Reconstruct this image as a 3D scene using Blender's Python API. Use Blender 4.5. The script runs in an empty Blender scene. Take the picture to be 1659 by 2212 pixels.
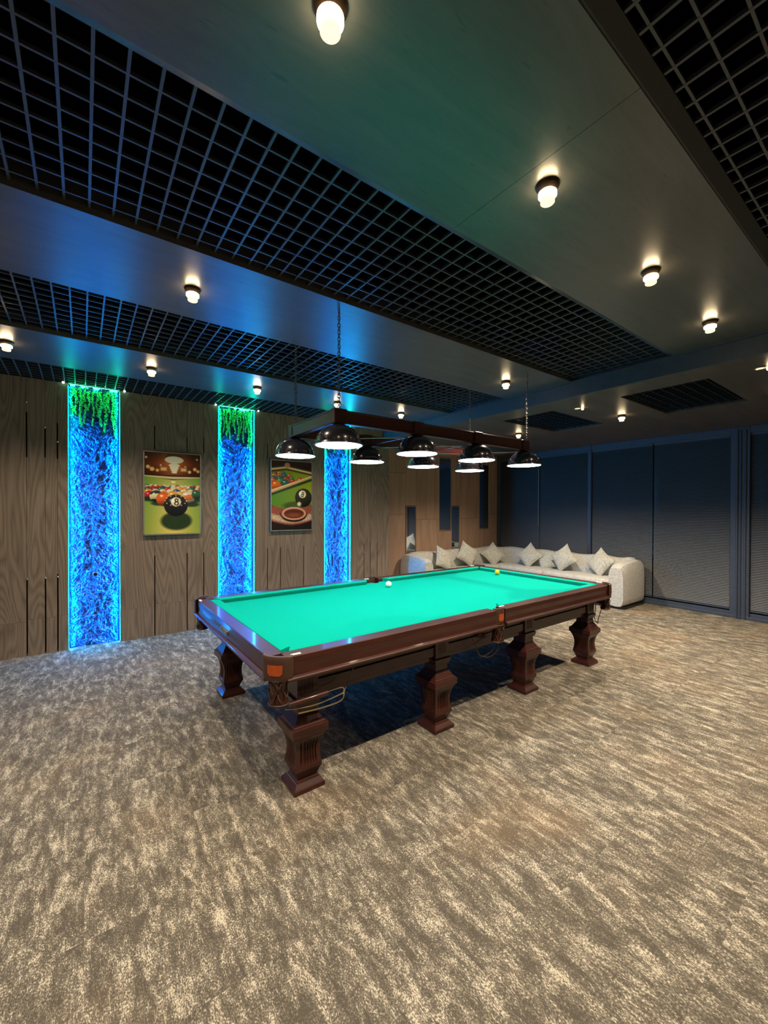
import bpy, bmesh, math, random
import numpy as np
from mathutils import Vector, Matrix, noise
random.seed(7); rng = np.random.default_rng(5)
C = bpy.context.scene.collection
PI = math.pi
sc = bpy.context.scene

# ---------------------------------------------------------------- camera, world, exposure
def setup_camera():
    yaw, pitch, roll, f = .9366, -.0073, .0027, 884.7
    fw = Vector((math.cos(yaw)*math.cos(pitch), math.sin(yaw)*math.cos(pitch), math.sin(pitch)))
    r = Vector((math.sin(yaw), -math.cos(yaw), 0)); u = r.cross(fw)
    c, s = math.cos(roll), math.sin(roll)
    r2 = c*r + s*u; u2 = -s*r + c*u
    cam = bpy.data.cameras.new('camera'); cam.sensor_fit = 'VERTICAL'
    cam.sensor_height = 24; cam.sensor_width = 18; cam.lens = 24*f/2212; cam.clip_start = .02
    o = bpy.data.objects.new('camera', cam); C.objects.link(o)
    m = Matrix((r2, u2, -fw)).transposed().to_4x4(); m.translation = Vector((0, 0, 1.72))
    o.matrix_world = m; sc.camera = o
setup_camera()
sc.view_settings.view_transform = 'Standard'; sc.view_settings.look = 'None'
sc.view_settings.gamma = 1; sc.view_settings.use_curve_mapping = False
sc.view_settings.exposure = 0.0
W = bpy.data.worlds.new('world'); sc.world = W; W.use_nodes = True
W.node_tree.nodes['Background'].inputs[0].default_value = (.02, .025, .035, 1)
W.node_tree.nodes['Background'].inputs[1].default_value = .3
SPOT_POWER = 135       # ceiling spots, W
SPOT_GLOW = 45         # emissive glass ring of a ceiling spot
POOL_LED = 19          # LED discs above the table
BLUE_LED = 200          # strips beside the foil
GREEN_LED = 60
WARM = (1.0, .82, .62)

# ---------------------------------------------------------------- materials
def lin(r, g, b):
    f = lambda v: ((v/255+.055)/1.055)**2.4 if v > 10 else v/255/12.92
    return (f(r), f(g), f(b), 1)
class NT:
    def __init__(s, name):
        s.m = bpy.data.materials.new(name); s.m.use_nodes = True; s.t = s.m.node_tree
        s.b = s.t.nodes['Principled BSDF']
    def n(s, typ, **kw):
        o = s.t.nodes.new(typ)
        for k, v in kw.items():
            if k in o.inputs: o.inputs[k].default_value = v
            else: setattr(o, k, v)
        return o
    def l(s, a, b): s.t.links.new(a, b)
    def ramp(s, fac, stops):
        r = s.n('ShaderNodeValToRGB'); e = r.color_ramp.elements
        e[0].position, e[0].color = stops[0]; e[1].position, e[1].color = stops[-1]
        for p, c in stops[1:-1]:
            x = e.new(p); x.color = c
        s.l(fac, r.inputs[0]); return r.outputs[0]
    def coords(s, scale=(1, 1, 1), kind='pos', rot=(0, 0, 0)):
        if kind == 'pos': src = s.n('ShaderNodeNewGeometry').outputs['Position']
        else: src = s.n('ShaderNodeTexCoord').outputs['Object']
        mp = s.n('ShaderNodeMapping'); mp.inputs['Scale'].default_value = scale; mp.inputs['Rotation'].default_value = rot
        s.l(src, mp.inputs[0]); return mp.outputs[0]
    def noise(s, vec, scale, detail=3, rough=.5, dist=0):
        x = s.n('ShaderNodeTexNoise'); x.inputs['Scale'].default_value = scale; x.inputs['Detail'].default_value = detail
        x.inputs['Roughness'].default_value = rough; x.inputs['Distortion'].default_value = dist
        s.l(vec, x.inputs['Vector']); return x.outputs[0]
    def bump(s, h, strength=.2, dist=.01):
        x = s.n('ShaderNodeBump'); x.inputs['Strength'].default_value = strength; x.inputs['Distance'].default_value = dist
        s.l(h, x.inputs['Height']); s.l(x.outputs[0], s.b.inputs['Normal'])
    def mixc(s, a, b, fac, mode='MIX'):
        x = s.n('ShaderNodeMix'); x.data_type = 'RGBA'; x.blend_type = mode
        for sock, v in ((x.inputs[6], a), (x.inputs[7], b), (x.inputs[0], fac)):
            if hasattr(v, 'links'): s.l(v, sock)
            else: sock.default_value = v
        return x.outputs[2]
def plain(name, col, rough=.5, metal=0, coat=0, spec=.5, var=.12, vs=30, kind='pos', bump=0):
    k = NT(name); b = k.b
    b.inputs['Roughness'].default_value = rough; b.inputs['Metallic'].default_value = metal
    b.inputs['Coat Weight'].default_value = coat; b.inputs['Coat Roughness'].default_value = .08
    b.inputs['Specular IOR Level'].default_value = spec
    v = k.noise(k.coords(kind=kind), vs, 2)
    c = Vector(col[:3]); lo = (*(c*(1-var)), 1); hi = (*(c*(1+var)), 1)
    k.l(k.ramp(v, [(.3, lo), (.7, hi)]), b.inputs['Base Color'])
    if bump: k.bump(v, bump, .002)
    return k.m
def emissive(name, col, strength):
    k = NT(name); k.b.inputs['Base Color'].default_value = (*[c*.15 for c in col], 1)
    k.b.inputs['Emission Color'].default_value = (*col, 1); k.b.inputs['Emission Strength'].default_value = strength
    return k.m

def m_carpet():
    k = NT('carpet'); b = k.b; b.inputs['Roughness'].default_value = .95; b.inputs['Specular IOR Level'].default_value = .15
    pos = k.n('ShaderNodeNewGeometry').outputs['Position']
    # carpet tiles 0.5 m: every tile shifts the pattern
    sn = k.n('ShaderNodeVectorMath', operation='SNAP'); k.l(pos, sn.inputs[0]); sn.inputs[1].default_value = (.5, .5, 5)
    wn = k.n('ShaderNodeTexWhiteNoise'); k.l(sn.outputs[0], wn.inputs[0])
    sc_ = k.n('ShaderNodeVectorMath', operation='SCALE'); k.l(wn.outputs['Color'], sc_.inputs[0]); sc_.inputs['Scale'].default_value = .35
    ad = k.n('ShaderNodeVectorMath', operation='ADD'); k.l(pos, ad.inputs[0]); k.l(sc_.outputs[0], ad.inputs[1])
    def mp(s):
        x = k.n('ShaderNodeMapping'); x.inputs['Scale'].default_value = s; k.l(ad.outputs[0], x.inputs[0]); return x.outputs[0]
    big = k.noise(mp((17, 5.2, 1)), 1.0, 6, .78, .25)
    big2 = k.noise(mp((75, 34, 1)), 1.0, 4, .75, .3)
    mm = k.n('ShaderNodeMath', operation='MULTIPLY_ADD'); k.l(big2, mm.inputs[0]); mm.inputs[1].default_value = .42; k.l(big, mm.inputs[2])
    # loop pile: small stitches in rows along y
    st = k.noise(k.coords((1, .55, 1)), 230, 1, .5)
    m2 = k.n('ShaderNodeMath', operation='MULTIPLY_ADD'); k.l(st, m2.inputs[0]); m2.inputs[1].default_value = .62; k.l(mm.outputs[0], m2.inputs[2])
    m3 = k.n('ShaderNodeMath', operation='MULTIPLY'); k.l(m2.outputs[0], m3.inputs[0]); m3.inputs[1].default_value = .8
    col = k.ramp(m3.outputs[0], [(.72, lin(84, 79, 70)), (.83, lin(112, 106, 94)), (.885, lin(146, 139, 124)), (.95, lin(200, 191, 170))])
    hue = k.noise(k.coords((1, 1, 1)), 1.1, 2)
    col2 = k.mixc(col, lin(170, 138, 100), k.ramp(hue, [(.5, (0, 0, 0, 1)), (.75, (.22, .22, .22, 1))]), 'MIX')
    k.l(col2, b.inputs['Base Color']); k.bump(m2.outputs[0], .5, .004)
    return k.m
def m_oak(name, dark, light, alongx=False, rough=.5, rings=34, amt=1.0):
    k = NT(name); b = k.b; b.inputs['Roughness'].default_value = rough; b.inputs['Specular IOR Level'].default_value = .35
    pos = k.n('ShaderNodeNewGeometry').outputs['Position']
    at = k.n('ShaderNodeAttribute', attribute_name='rnd')
    s2 = k.n('ShaderNodeVectorMath', operation='SCALE'); k.l(at.outputs['Color'], s2.inputs[0]); s2.inputs['Scale'].default_value = 9.0
    ad = k.n('ShaderNodeVectorMath', operation='ADD'); k.l(pos, ad.inputs[0]); k.l(s2.outputs[0], ad.inputs[1])
    def mp(s):
        x = k.n('ShaderNodeMapping'); x.inputs['Scale'].default_value = s; k.l(ad.outputs[0], x.inputs[0]); return x.outputs[0]
    v = mp((.16, 1, 1)) if alongx else mp((1, 1, .13))
    f = k.noise(v, 2.2, 2, .45, .3)
    ml = k.n('ShaderNodeMath', operation='MULTIPLY'); k.l(f, ml.inputs[0]); ml.inputs[1].default_value = rings
    fr = k.n('ShaderNodeMath', operation='PINGPONG'); k.l(ml.outputs[0], fr.inputs[0]); fr.inputs[1].default_value = .5
    fine = k.noise(mp((3, 120, 120)) if alongx else mp((120, 120, 2.5)), 1, 3, .6)
    ma = k.n('ShaderNodeMath', operation='MULTIPLY_ADD'); k.l(fine, ma.inputs[0]); ma.inputs[1].default_value = .9; k.l(fr.outputs[0], ma.inputs[2])
    d, l_ = Vector(dark[:3]), Vector(light[:3]); mid = (d+l_)/2; d = mid+(d-mid)*amt; l_ = mid+(l_-mid)*amt
    col = k.ramp(ma.outputs[0], [(.35, (*d, 1)), (.62, (*mid, 1)), (1.0, (*l_, 1))])
    k.l(col, b.inputs['Base Color']); k.bump(ma.outputs[0], .15, .002)
    return k.m
def m_ceiling():
    k = NT('ceiling_laminate'); b = k.b; b.inputs['Roughness'].default_value = .33; b.inputs['Specular IOR Level'].default_value = .8
    v = k.coords((.5, 3.2, 1)); n1 = k.noise(v, 3.5, 5, .7, .8); n2 = k.noise(k.coords((2, 60, 1)), 1.5, 3, .6)
    flk = k.noise(k.coords((5, 22, 1)), 1.6, 2, .6)
    base = k.ramp(n1, [(.3, lin(66, 65, 63)), (.7, lin(86, 84, 80))])
    spk = k.ramp(flk, [(.0, (.55, .55, .55, 1)), (.27, (.6, .6, .6, 1)), (.33, (1, 1, 1, 1))])
    c = k.mixc(base, spk, 1.0, 'MULTIPLY'); k.l(c, b.inputs['Base Color'])
    k.bump(n2, .12, .002)
    return k.m
def m_foil():
    k = NT('crumpled_foil'); b = k.b; b.inputs['Roughness'].default_value = .30; b.inputs['Metallic'].default_value = .6; b.inputs['Coat Weight'].default_value = .6; b.inputs['Coat Roughness'].default_value = .18
    b.inputs['Base Color'].default_value = (.03, .135, .47, 1)
    v = k.coords((1, 1, .8)); w = k.noise(v, 7, 3, .6)
    wv = k.n('ShaderNodeTexNoise'); wv.inputs['Scale'].default_value = 5; k.l(v, wv.inputs[0])
    a = k.mixc(v, wv.outputs['Color'], .04)
    vo = k.n('ShaderNodeTexVoronoi', feature='DISTANCE_TO_EDGE'); vo.inputs['Scale'].default_value = 38; k.l(a, vo.inputs['Vector'])
    k.bump(vo.outputs[0], 1.0, .02)
    return k.m
def m_fabric(name, dark, light, scale=170):
    k = NT(name); b = k.b; b.inputs['Roughness'].default_value = .95; b.inputs['Sheen Weight'].default_value = .2
    n1 = k.noise(k.coords(), scale, 2, .6); n2 = k.noise(k.coords(), 28, 4, .7)
    ma = k.n('ShaderNodeMath', operation='MULTIPLY_ADD'); k.l(n2, ma.inputs[0]); ma.inputs[1].default_value = .5; k.l(n1, ma.inputs[2])
    k.l(k.ramp(ma.outputs[0], [(.55, dark), (.95, light)]), b.inputs['Base Color']); k.bump(n1, .4, .003)
    return k.m
def m_cloth():
    k = NT('billiard_cloth'); b = k.b; b.inputs['Roughness'].default_value = 1; b.inputs['Specular IOR Level'].default_value = .05
    n1 = k.noise(k.coords(), 300, 2, .5)
    k.l(k.ramp(n1, [(.3, (.0, .325, .245, 1)), (.7, (.0, .36, .27, 1))]), b.inputs['Base Color']); k.bump(n1, .15, .001)
    return k.m
def m_mahogany():
    k = NT('mahogany'); b = k.b; b.inputs['Roughness'].default_value = .42; b.inputs['Coat Weight'].default_value = .35; b.inputs['Specular IOR Level'].default_value = .35
    b.inputs['Coat Roughness'].default_value = .09
    n = k.noise(k.coords((2, 14, 14)), 2.4, 4, .6, .6)
    k.l(k.ramp(n, [(.3, lin(50, 22, 15)), (.7, lin(70, 31, 21))]), b.inputs['Base Color']); k.bump(n, .05, .001)
    return k.m
def m_vcol(name, rough=.25):
    k = NT(name); b = k.b; b.inputs['Roughness'].default_value = rough
    a = k.n('ShaderNodeVertexColor', layer_name='col'); k.l(a.outputs[0], b.inputs['Base Color']); return k.m
def m_mirror():
    k = NT('mirror'); b = k.b; b.inputs['Metallic'].default_value = 1; b.inputs['Roughness'].default_value = .03
    b.inputs['Base Color'].default_value = (.62, .66, .70, 1); return k.m

M = dict(
    carpet=m_carpet(), ceil=m_ceiling(), foil=m_foil(), cloth=m_cloth(), wood=m_mahogany(), mirror=m_mirror(),
    oak=m_oak('smoked_oak', lin(104, 92, 80), lin(150, 134, 117), amt=.85, rings=34),
    beige=m_oak('beige_veneer', lin(158, 128, 106), lin(182, 150, 126), rings=6, rough=.55),
    trimd=plain('shaded_trim', lin(46, 47, 46), .5),  # dark copy of the beam trim, shade put into its colour
    void=plain('black_paint', lin(7, 7, 9), .95, spec=.0), backing=plain('black_backing', lin(10, 10, 11), .9, spec=.1),
    grid=plain('grid_lacquer', lin(64, 65, 68), .38, spec=.6),
    bulk=plain('bulkhead_paint', lin(58, 66, 76), .55),
    lowc=m_oak('dark_ceiling_laminate', lin(70, 62, 56), lin(88, 79, 70), alongx=True, rough=.4, rings=5),
    frame=plain('window_frame', lin(62, 72, 88), .5), blind=plain('blind_slats', lin(98, 102, 106), .42, spec=.6, var=.05),
    glass_dark=plain('night_glass', lin(8, 10, 14), .08),
    sofa=m_fabric('sofa_fabric', lin(140, 142, 140), lin(222, 220, 208)), pil=m_fabric('pillow_fabric', lin(130, 132, 124), lin(222, 220, 202), 120),
    black=plain('black_plastic', lin(18, 18, 19), .4), shade=plain('lamp_enamel', lin(40, 38, 46), .22, coat=.6, var=.04),
    redwood=m_oak('lamp_mahogany', lin(52, 22, 22), lin(74, 32, 30), alongx=True, rough=.35, rings=6),
    metal=plain('steel', lin(170, 172, 176), .25, 1), chain=plain('blackened_steel', lin(120, 116, 112), .35, .9),
    white=plain('white_bracket', lin(235, 235, 225), .3), leather=plain('leather', lin(70, 44, 30), .55, bump=.3),
    badge=plain('orange_leather', lin(168, 74, 26), .45), rubber=plain('dark_wire', lin(112, 100, 90), .25, .9),
    brass=plain('brass', lin(200, 180, 140), .3, .9), lens=emissive('lens_glow', (1, .82, .48), 1.6),
    glow=emissive('bulb_glow', (1, .74, .42), SPOT_GLOW), led=emissive('pool_led', (.86, .93, 1.0), POOL_LED),
    blue=emissive('blue_led', (.0, .36, 1.0), BLUE_LED), cyan=emissive('cyan_led', (.0, .45, .95), BLUE_LED*.25),
    teal=emissive('teal_led', (.0, .85, .62), GREEN_LED*.9),
    green=emissive('green_led', (.02, 1.0, .30), GREEN_LED), moss=plain('moss', lin(90, 255, 150), .9, var=.35, vs=60),
    twig=plain('moss_backing', lin(14, 34, 18), .9), canopy=plain('bronze_canopy', lin(60, 48, 34), .35, .6),
    ivory=plain('ivory_ball', lin(240, 240, 232), .12, coat=.6, var=.02), yellow=plain('yellow_ball', lin(238, 182, 10), .12, coat=.6, var=.03),
    print_=m_vcol('poster_print'), tip=emissive('stud_glow', (.55, 1, .9), 6), alu=plain('aluminium_edge', lin(190, 188, 178), .35, .8),
    screw=plain('polished_stud', lin(240, 235, 220), .15, 1), trimw=plain('bright_trim', lin(150, 152, 158), .4, .3),
)

# ---------------------------------------------------------------- object helpers
ORI = {}
def tag(o, label=None, cat=None, group=None, kind=None):
    for k, v in (('label', label), ('category', cat), ('group', group), ('kind', kind)):
        if v: o[k] = v
    return o
def thing(name, loc, label, cat, group=None):
    o = bpy.data.objects.new(name, None); C.objects.link(o); o.location = loc; o.empty_display_size = .1
    ORI[o] = Vector(loc); return tag(o, label, cat, group)
def obj(name, bm, mat, parent=None, smooth=False, label=None, local=False):
    me = bpy.data.meshes.new(name)
    if parent is not None and not local: bmesh.ops.translate(bm, verts=bm.verts, vec=-ORI[parent])
    bmesh.ops.recalc_face_normals(bm, faces=bm.faces)
    bm.to_mesh(me); bm.free()
    for m in (mat if isinstance(mat, list) else [mat]): me.materials.append(m)
    if smooth:
        me.polygons.foreach_set('use_smooth', [True]*len(me.polygons))
        try: me.set_sharp_from_angle(angle=math.radians(38))
        except Exception: pass
    o = bpy.data.objects.new(name, me); C.objects.link(o)
    if parent is not None: o.parent = parent; ORI[o] = ORI[parent]
    else: ORI[o] = Vector((0, 0, 0))
    if label: o['label'] = label
    return o
def struct(name, bm, mat, smooth=False): return tag(obj(name, bm, mat, smooth=smooth), kind='structure')
def B(): return bmesh.new()
def box(bm, x0, y0, z0, x1, y1, z1, bev=0, seg=1):
    r = bmesh.ops.create_cube(bm, size=1)['verts']
    for v in r: v.co = Vector((x0+(x1-x0)*(v.co.x+.5), y0+(y1-y0)*(v.co.y+.5), z0+(z1-z0)*(v.co.z+.5)))
    if bev:
        ed = list({e for v in r for e in v.link_edges})
        bmesh.ops.bevel(bm, geom=ed, offset=bev, segments=seg, affect='EDGES', profile=.5)
    return r
def prism(bm, pts, axis, a, b):
    """polygon pts in the two other axes, extruded along axis from a to b"""
    def mk(p, t):
        if axis == 'y': return (p[0], t, p[1])
        if axis == 'x': return (t, p[0], p[1])
        return (p[0], p[1], t)
    va = [bm.verts.new(mk(p, a)) for p in pts]; vb = [bm.verts.new(mk(p, b)) for p in pts]
    n = len(pts); fs = [bm.faces.new(va), bm.faces.new(vb[::-1])]
    for i in range(n): fs.append(bm.faces.new((va[i], va[(i+1) % n], vb[(i+1) % n], vb[i])))
    return fs
def lathe(bm, prof, c=(0, 0, 0), n=24, cap=True):
    rings = []
    for r, z in prof: rings.append([bm.verts.new((c[0]+r*math.cos(2*PI*i/n), c[1]+r*math.sin(2*PI*i/n), c[2]+z)) for i in range(n)])
    for a, b in zip(rings, rings[1:]):
        for i in range(n): bm.faces.new((a[i], a[(i+1) % n], b[(i+1) % n], b[i]))
    if cap:
        for r in (rings[0], rings[-1]): bm.faces.new(r)
def tube(bm, pts, r, n=8, closed=False):
    pts = [Vector(p) for p in pts]; rings = []; up = Vector((0, 0, 1)); N = len(pts)
    for i, p in enumerate(pts):
        if closed: t = (pts[(i+1) % N]-pts[i-1]).normalized()
        else: t = (pts[min(i+1, N-1)]-pts[max(i-1, 0)]).normalized()
        s = t.cross(up)
        if s.length < .05: s = t.cross(Vector((1, 0, 0)))
        s.normalize(); u = s.cross(t)
        rings.append([bm.verts.new(p+r*(math.cos(2*PI*k/n)*s+math.sin(2*PI*k/n)*u)) for k in range(n)])
    pr = list(zip(rings, rings[1:]))
    if closed: pr.append((rings[-1], rings[0]))
    for a, b in pr:
        for k in range(n): bm.faces.new((a[k], a[(k+1) % n], b[(k+1) % n], b[k]))
    if not closed:
        bm.faces.new(rings[0]); bm.faces.new(rings[-1])
def sphere(bm, c, r, u=16, v=10):
    x = bmesh.ops.create_uvsphere(bm, u_segments=u, v_segments=v, radius=r)['verts']
    bmesh.ops.translate(bm, verts=x, vec=c)
def curve(pts, n=8):
    """Catmull-Rom through pts"""
    P = [Vector(p) for p in pts]; P = [2*P[0]-P[1]]+P+[2*P[-1]-P[-2]]; out = []
    for i in range(1, len(P)-2):
        for k in range(n):
            t = k/n; a, b, c, d = P[i-1:i+3]
            out.append(.5*((2*b)+(c-a)*t+(2*a-5*b+4*c-d)*t*t+(3*b-a-3*c+d)*t**3))
    out.append(P[-2]); return out
def copy_tree(o, parent=None):
    c = o.copy(); C.objects.link(c)
    if parent is not None: c.parent = parent
    for ch in o.children: copy_tree(ch, c)
    return c
def rnd_attr(o, vals):
    """one random colour per plank: vals = number of faces of each plank"""
    me = o.data; at = me.color_attributes.new('rnd', 'FLOAT_COLOR', 'CORNER'); i = 0
    pal = rng.random((len(vals), 3)); buf = np.ones((len(me.loops), 4))
    for f, c in zip(range(len(vals)), pal):
        for p in range(vals[f]):
            pl = me.polygons[i]; buf[pl.loop_start:pl.loop_start+pl.loop_total, :3] = c; i += 1
    at.data.foreach_set('color', buf.ravel())

# ---------------------------------------------------------------- room shell
X0, X1, Y0, YW, YB = -3.0, 8.36, -2.6, 6.266, 6.59
ZB, ZG, ZL, ZT = 3.20, 3.23, 3.03, 3.85     # beam underside, grid underside, low ceiling, void top
b = B(); box(b, X0-.1, Y0-.1, -.1, X1+.2, 6.8, 0); struct('floor', b, M['carpet'])
b = B(); box(b, X0-.1, Y0-.1, ZT, X1+.2, 6.8, ZT+.1); struct('ceiling', b, M['void'])
b = B(); box(b, X0-.1, Y0-.1, 0, X0, 6.8, ZT); o = struct('wall_back', b, M['oak'])
b = B(); box(b, X0, Y0-.1, 0, X1+.2, Y0, ZT); o = struct('wall_right', b, M['oak'])
# left wall: smoked-oak boards with slots, three open bays for the foil panels
PAN = [(-.14, .386), (1.60, 2.13), (3.345, 3.862)]
gaps = [-2.6, -2.2, -1.75, -1.4, -.95, -.522, -.357, -.243, None, .78, 1.18, 1.398, None, 2.337, 2.553, 2.955, None, 4.158, 4.297, 4.45]
segs = []
edges = [X0, -2.6, -2.2, -1.75, -1.4, -.95, -.522, -.357, -.243, -.14]; segs += list(zip(edges, edges[1:]))
edges = [.386, .78, 1.18, 1.398, 1.60]; segs += list(zip(edges, edges[1:]))
edges = [2.13, 2.337, 2.553, 2.955, 3.345]; segs += list(zip(edges, edges[1:]))
edges = [3.862, 4.158, 4.297, 4.45, 4.724]; segs += list(zip(edges, edges[1:]))
pan_edges = {-.14, .386, 1.60, 2.13, 3.345, 3.862, 4.724, X0}
b = B(); counts = []
for i, (xa, xb) in enumerate(segs):
    g = .0015; w = .007                        # hairline joint, wide slot
    hs = .425 if i % 2 else .40
    def side(x, s):
        """polyline going up along one side; s=+1 left side of the board, -1 right side"""
        if x in pan_edges: return [(x, 0), (x, ZG)]
        q = random.Random(int(x*1000)); lo = .9+.03*q.random()+(.18 if x > .5 else 0); hi = 2.3+.02*q.random()+(.2 if x > .5 else 0); top = 2.66+.2*q.random()
        return [(x+s*w, 0), (x+s*w, lo), (x+s*g, lo), (x+s*g, hi), (x+s*w, hi), (x+s*w, top), (x+s*g, top), (x+s*g, ZG)]
    L, R = side(xa, 1), side(xb, -1)
    zc = (.43, .40, .425, .42)[i % 4]
    fs = prism(b, [L[0], (L[0][0], zc-.001), (R[0][0], zc-.001), R[0]], 'y', YW, YW+.10); counts.append(len(fs))
    fs = prism(b, [(L[0][0], zc+.001)]+L[1:]+R[:0:-1]+[(R[0][0], zc+.001)], 'y', YW, YW+.10); counts.append(len(fs))
    if xb in (-.14, 1.60, 3.345, 4.724):
        o = struct('wall_left', b, M['oak']); rnd_attr(o, counts); b = B(); counts = []
b.free()
b = B(); box(b, X0, YW+.13, 0, 4.75, YW+.2, ZT); box(b, 4.6, YW+.1, 0, 4.724, 6.8, ZT)
box(b, X0, YW, ZG+.06, 4.724, YW+.1, ZT); struct('wall_left_core', b, M['backing'])
bs = B()
for x, z in [(-.522, .897), (-.522, 2.945), (-.357, .894), (-.357, 2.671), (-.243, .898), (-.243, 2.516), (1.398, 2.042), (1.18, 2.49), (4.158, .93), (4.297, .93)]:
    c = B(); sphere(c, (x, YW-.002, z), .009, 10, 6)
    for v in c.verts: v.co.z = z+(v.co.z-z)*1.5
    s_ = obj('wall_stud', c, M['screw'], smooth=True); tag(s_, None, 'stud', 'polished studs in the slots of the oak wall')
    s_['label'] = {(-.522, .897): 'small polished stud low in the slot farthest left of the oak wall', (-.522, 2.945): 'bright polished stud highest in the leftmost slot of the oak wall',
        (-.357, .894): 'small polished stud low in the middle slot left of the first blue panel', (-.357, 2.671): 'small polished stud high in the middle slot left of the first blue panel',
        (-.243, .898): 'small polished stud low in the slot nearest the first blue panel', (-.243, 2.516): 'small polished stud high in the slot nearest the first blue panel',
        (1.398, 2.042): 'small polished stud just right of the eight ball rack poster', (1.18, 2.49): 'small polished stud just above the eight ball rack poster',
        (4.158, .93): 'left of two small polished studs low on the oak boards behind the table', (4.297, .93): 'right of two small polished studs low on the oak boards behind the table'}[(x, z)]
# brown veneer wall with mirror niches
MIR = [(5.43, 5.69, .72, 1.77), (6.37, 6.745, 1.25, 2.86), (6.76, 7.02, .80, 1.78), (7.70, 8.06, 1.26, 2.80)]
cols = [(4.724, 5.40, [0, 1.61, 2.46, ZL]), (5.40, 5.70, [0, .70, 1.79, ZL]), (5.70, 6.36, [0, 1.50, ZL]), (6.36, 6.752, [0, 1.23, 2.88, ZL]),
        (6.752, 7.03, [0, .78, 1.80, ZL]), (7.03, 7.69, [0, 1.51, ZL]), (7.69, 8.07, [0, 1.24, 2.82, ZL]), (8.07, X1, [0, 1.60, ZL])]
b = B(); counts = []
for xa, xb, zs in cols:
    for za, zb in zip(zs, zs[1:]):
        hole = next((m for m in MIR if m[0] >= xa-.02 and m[1] <= xb+.02 and m[2] >= za-.03 and m[3] <= zb+.03), None)
        if hole: continue
        n0 = len(b.faces); box(b, xa+.002, YB, za+.002, xb-.002, YB+.03, zb-.002, .0015); counts.append(len(b.faces)-n0)
o = struct('wall_lounge', b, M['beige']); rnd_attr(o, counts)
b = B(); box(b, 4.6, YB+.03, 0, X1+.2, YB+.1, ZT); struct('wall_lounge_core', b, M['backing'])
mn = ['narrow wall mirror at the left of the veneer wall, low, above the sofa end', 'tall wide dark mirror in the middle of the veneer wall',
      'narrow low wall mirror just right of the tall middle one', 'tall dark mirror nearest the corner of the veneer wall']
for (xa, xb, za, zb), lb in zip(MIR, mn):
    t = thing('wall_mirror', ((xa+xb)/2, YB, za), lb, 'mirror', 'mirrors set into the veneer wall')
    b = B(); box(b, xa, YB+.012, za, xb, YB+.02, zb); obj('mirror_glass', b, M['mirror'], t)
    b = B()
    for q in ((xa-.012, za-.012, xb+.012, za), (xa-.012, zb, xb+.012, zb+.012), (xa-.012, za, xa, zb), (xb, za, xb+.012, zb)):
        box(b, q[0], YB-.004, q[1], q[2], YB+.02, q[3])
    obj('mirror_frame', b, M['beige'], t)
# far wall: window frames with blinds
b = B(); box(b, X1+.12, Y0, 0, X1+.2, 6.7, ZT); struct('wall_far', b, M['backing'])
b = B()
box(b, X1+.02, Y0, 0, X1+.12, 6.6, .10, .006); box(b, X1-.015, Y0, .0, X1+.02, 6.6, .05, .006)
box(b, X1+.0, Y0, ZL-.10, X1+.12, 6.6, ZL, .004)
for ya, yb in ((4.23, 4.30), (1.76, 2.0), (-.6, -.36), (6.50, 6.59)): box(b, X1-.01, ya, 0, X1+.12, yb, ZL, .006)
for yy in (1.80, 1.86, 1.90): box(b, X1-.03, yy, 0, X1, yy+.025, ZL-.05, .006)
struct('window_1', b, M['frame'])
b = B(); box(b, X1+.09, Y0, .1, X1+.1, 6.59, ZL-.1); struct('window_2', b, M['glass_dark'])
blab = {(4.30, 5.42): 'dark slatted blind behind the middle of the sofa', (5.42, 6.50): 'dark slatted blind in the corner beside the veneer wall',
        (3.12, 4.23): 'dark slatted blind behind the right end of the sofa', (2.0, 3.11): 'dark slatted blind right of the sofa arm with bare floor before it',
        (-.36, 1.76): 'dark slatted blind right of the grooved window post'}
for (ya, yb), lb in blab.items():
    t = thing('window_blind', (X1, (ya+yb)/2, .1), lb, 'blind', 'closed slatted blinds on the window wall')
    b = B(); p = .026; z = .16
    while z < ZL-.12:
        v = [b.verts.new(q) for q in ((X1+.030, ya+.006, z), (X1+.030, yb-.006, z), (X1+.040, yb-.006, z+p*.5), (X1+.040, ya+.006, z+p*.5), (X1+.055, yb-.006, z+p*.98), (X1+.055, ya+.006, z+p*.98))]
        b.faces.new((v[0], v[1], v[2], v[3])); b.faces.new((v[3], v[2], v[4], v[5])); z += p
    obj('slats', b, M['blind'], t, smooth=False)
    b = B(); box(b, X1+.02, ya+.004, .125, X1+.06, yb-.004, .15, .003); obj('bottom_rail', b, M['frame'], t)
    b = B(); box(b, X1+.015, ya+.004, ZL-.14, X1+.065, yb-.004, ZL-.10, .003); obj('head_rail', b, M['frame'], t)
b = B(); tube(b, [(X1+.005, 5.43, ZL-.14), (X1-.002, 5.43, 2.2), (X1-.005, 5.43, 1.35)], .006)
tag(obj('blind_wand', b, M['brass'], smooth=True), 'thin bright control wand hanging on the blind behind the far lamp', 'blind wand')

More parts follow.
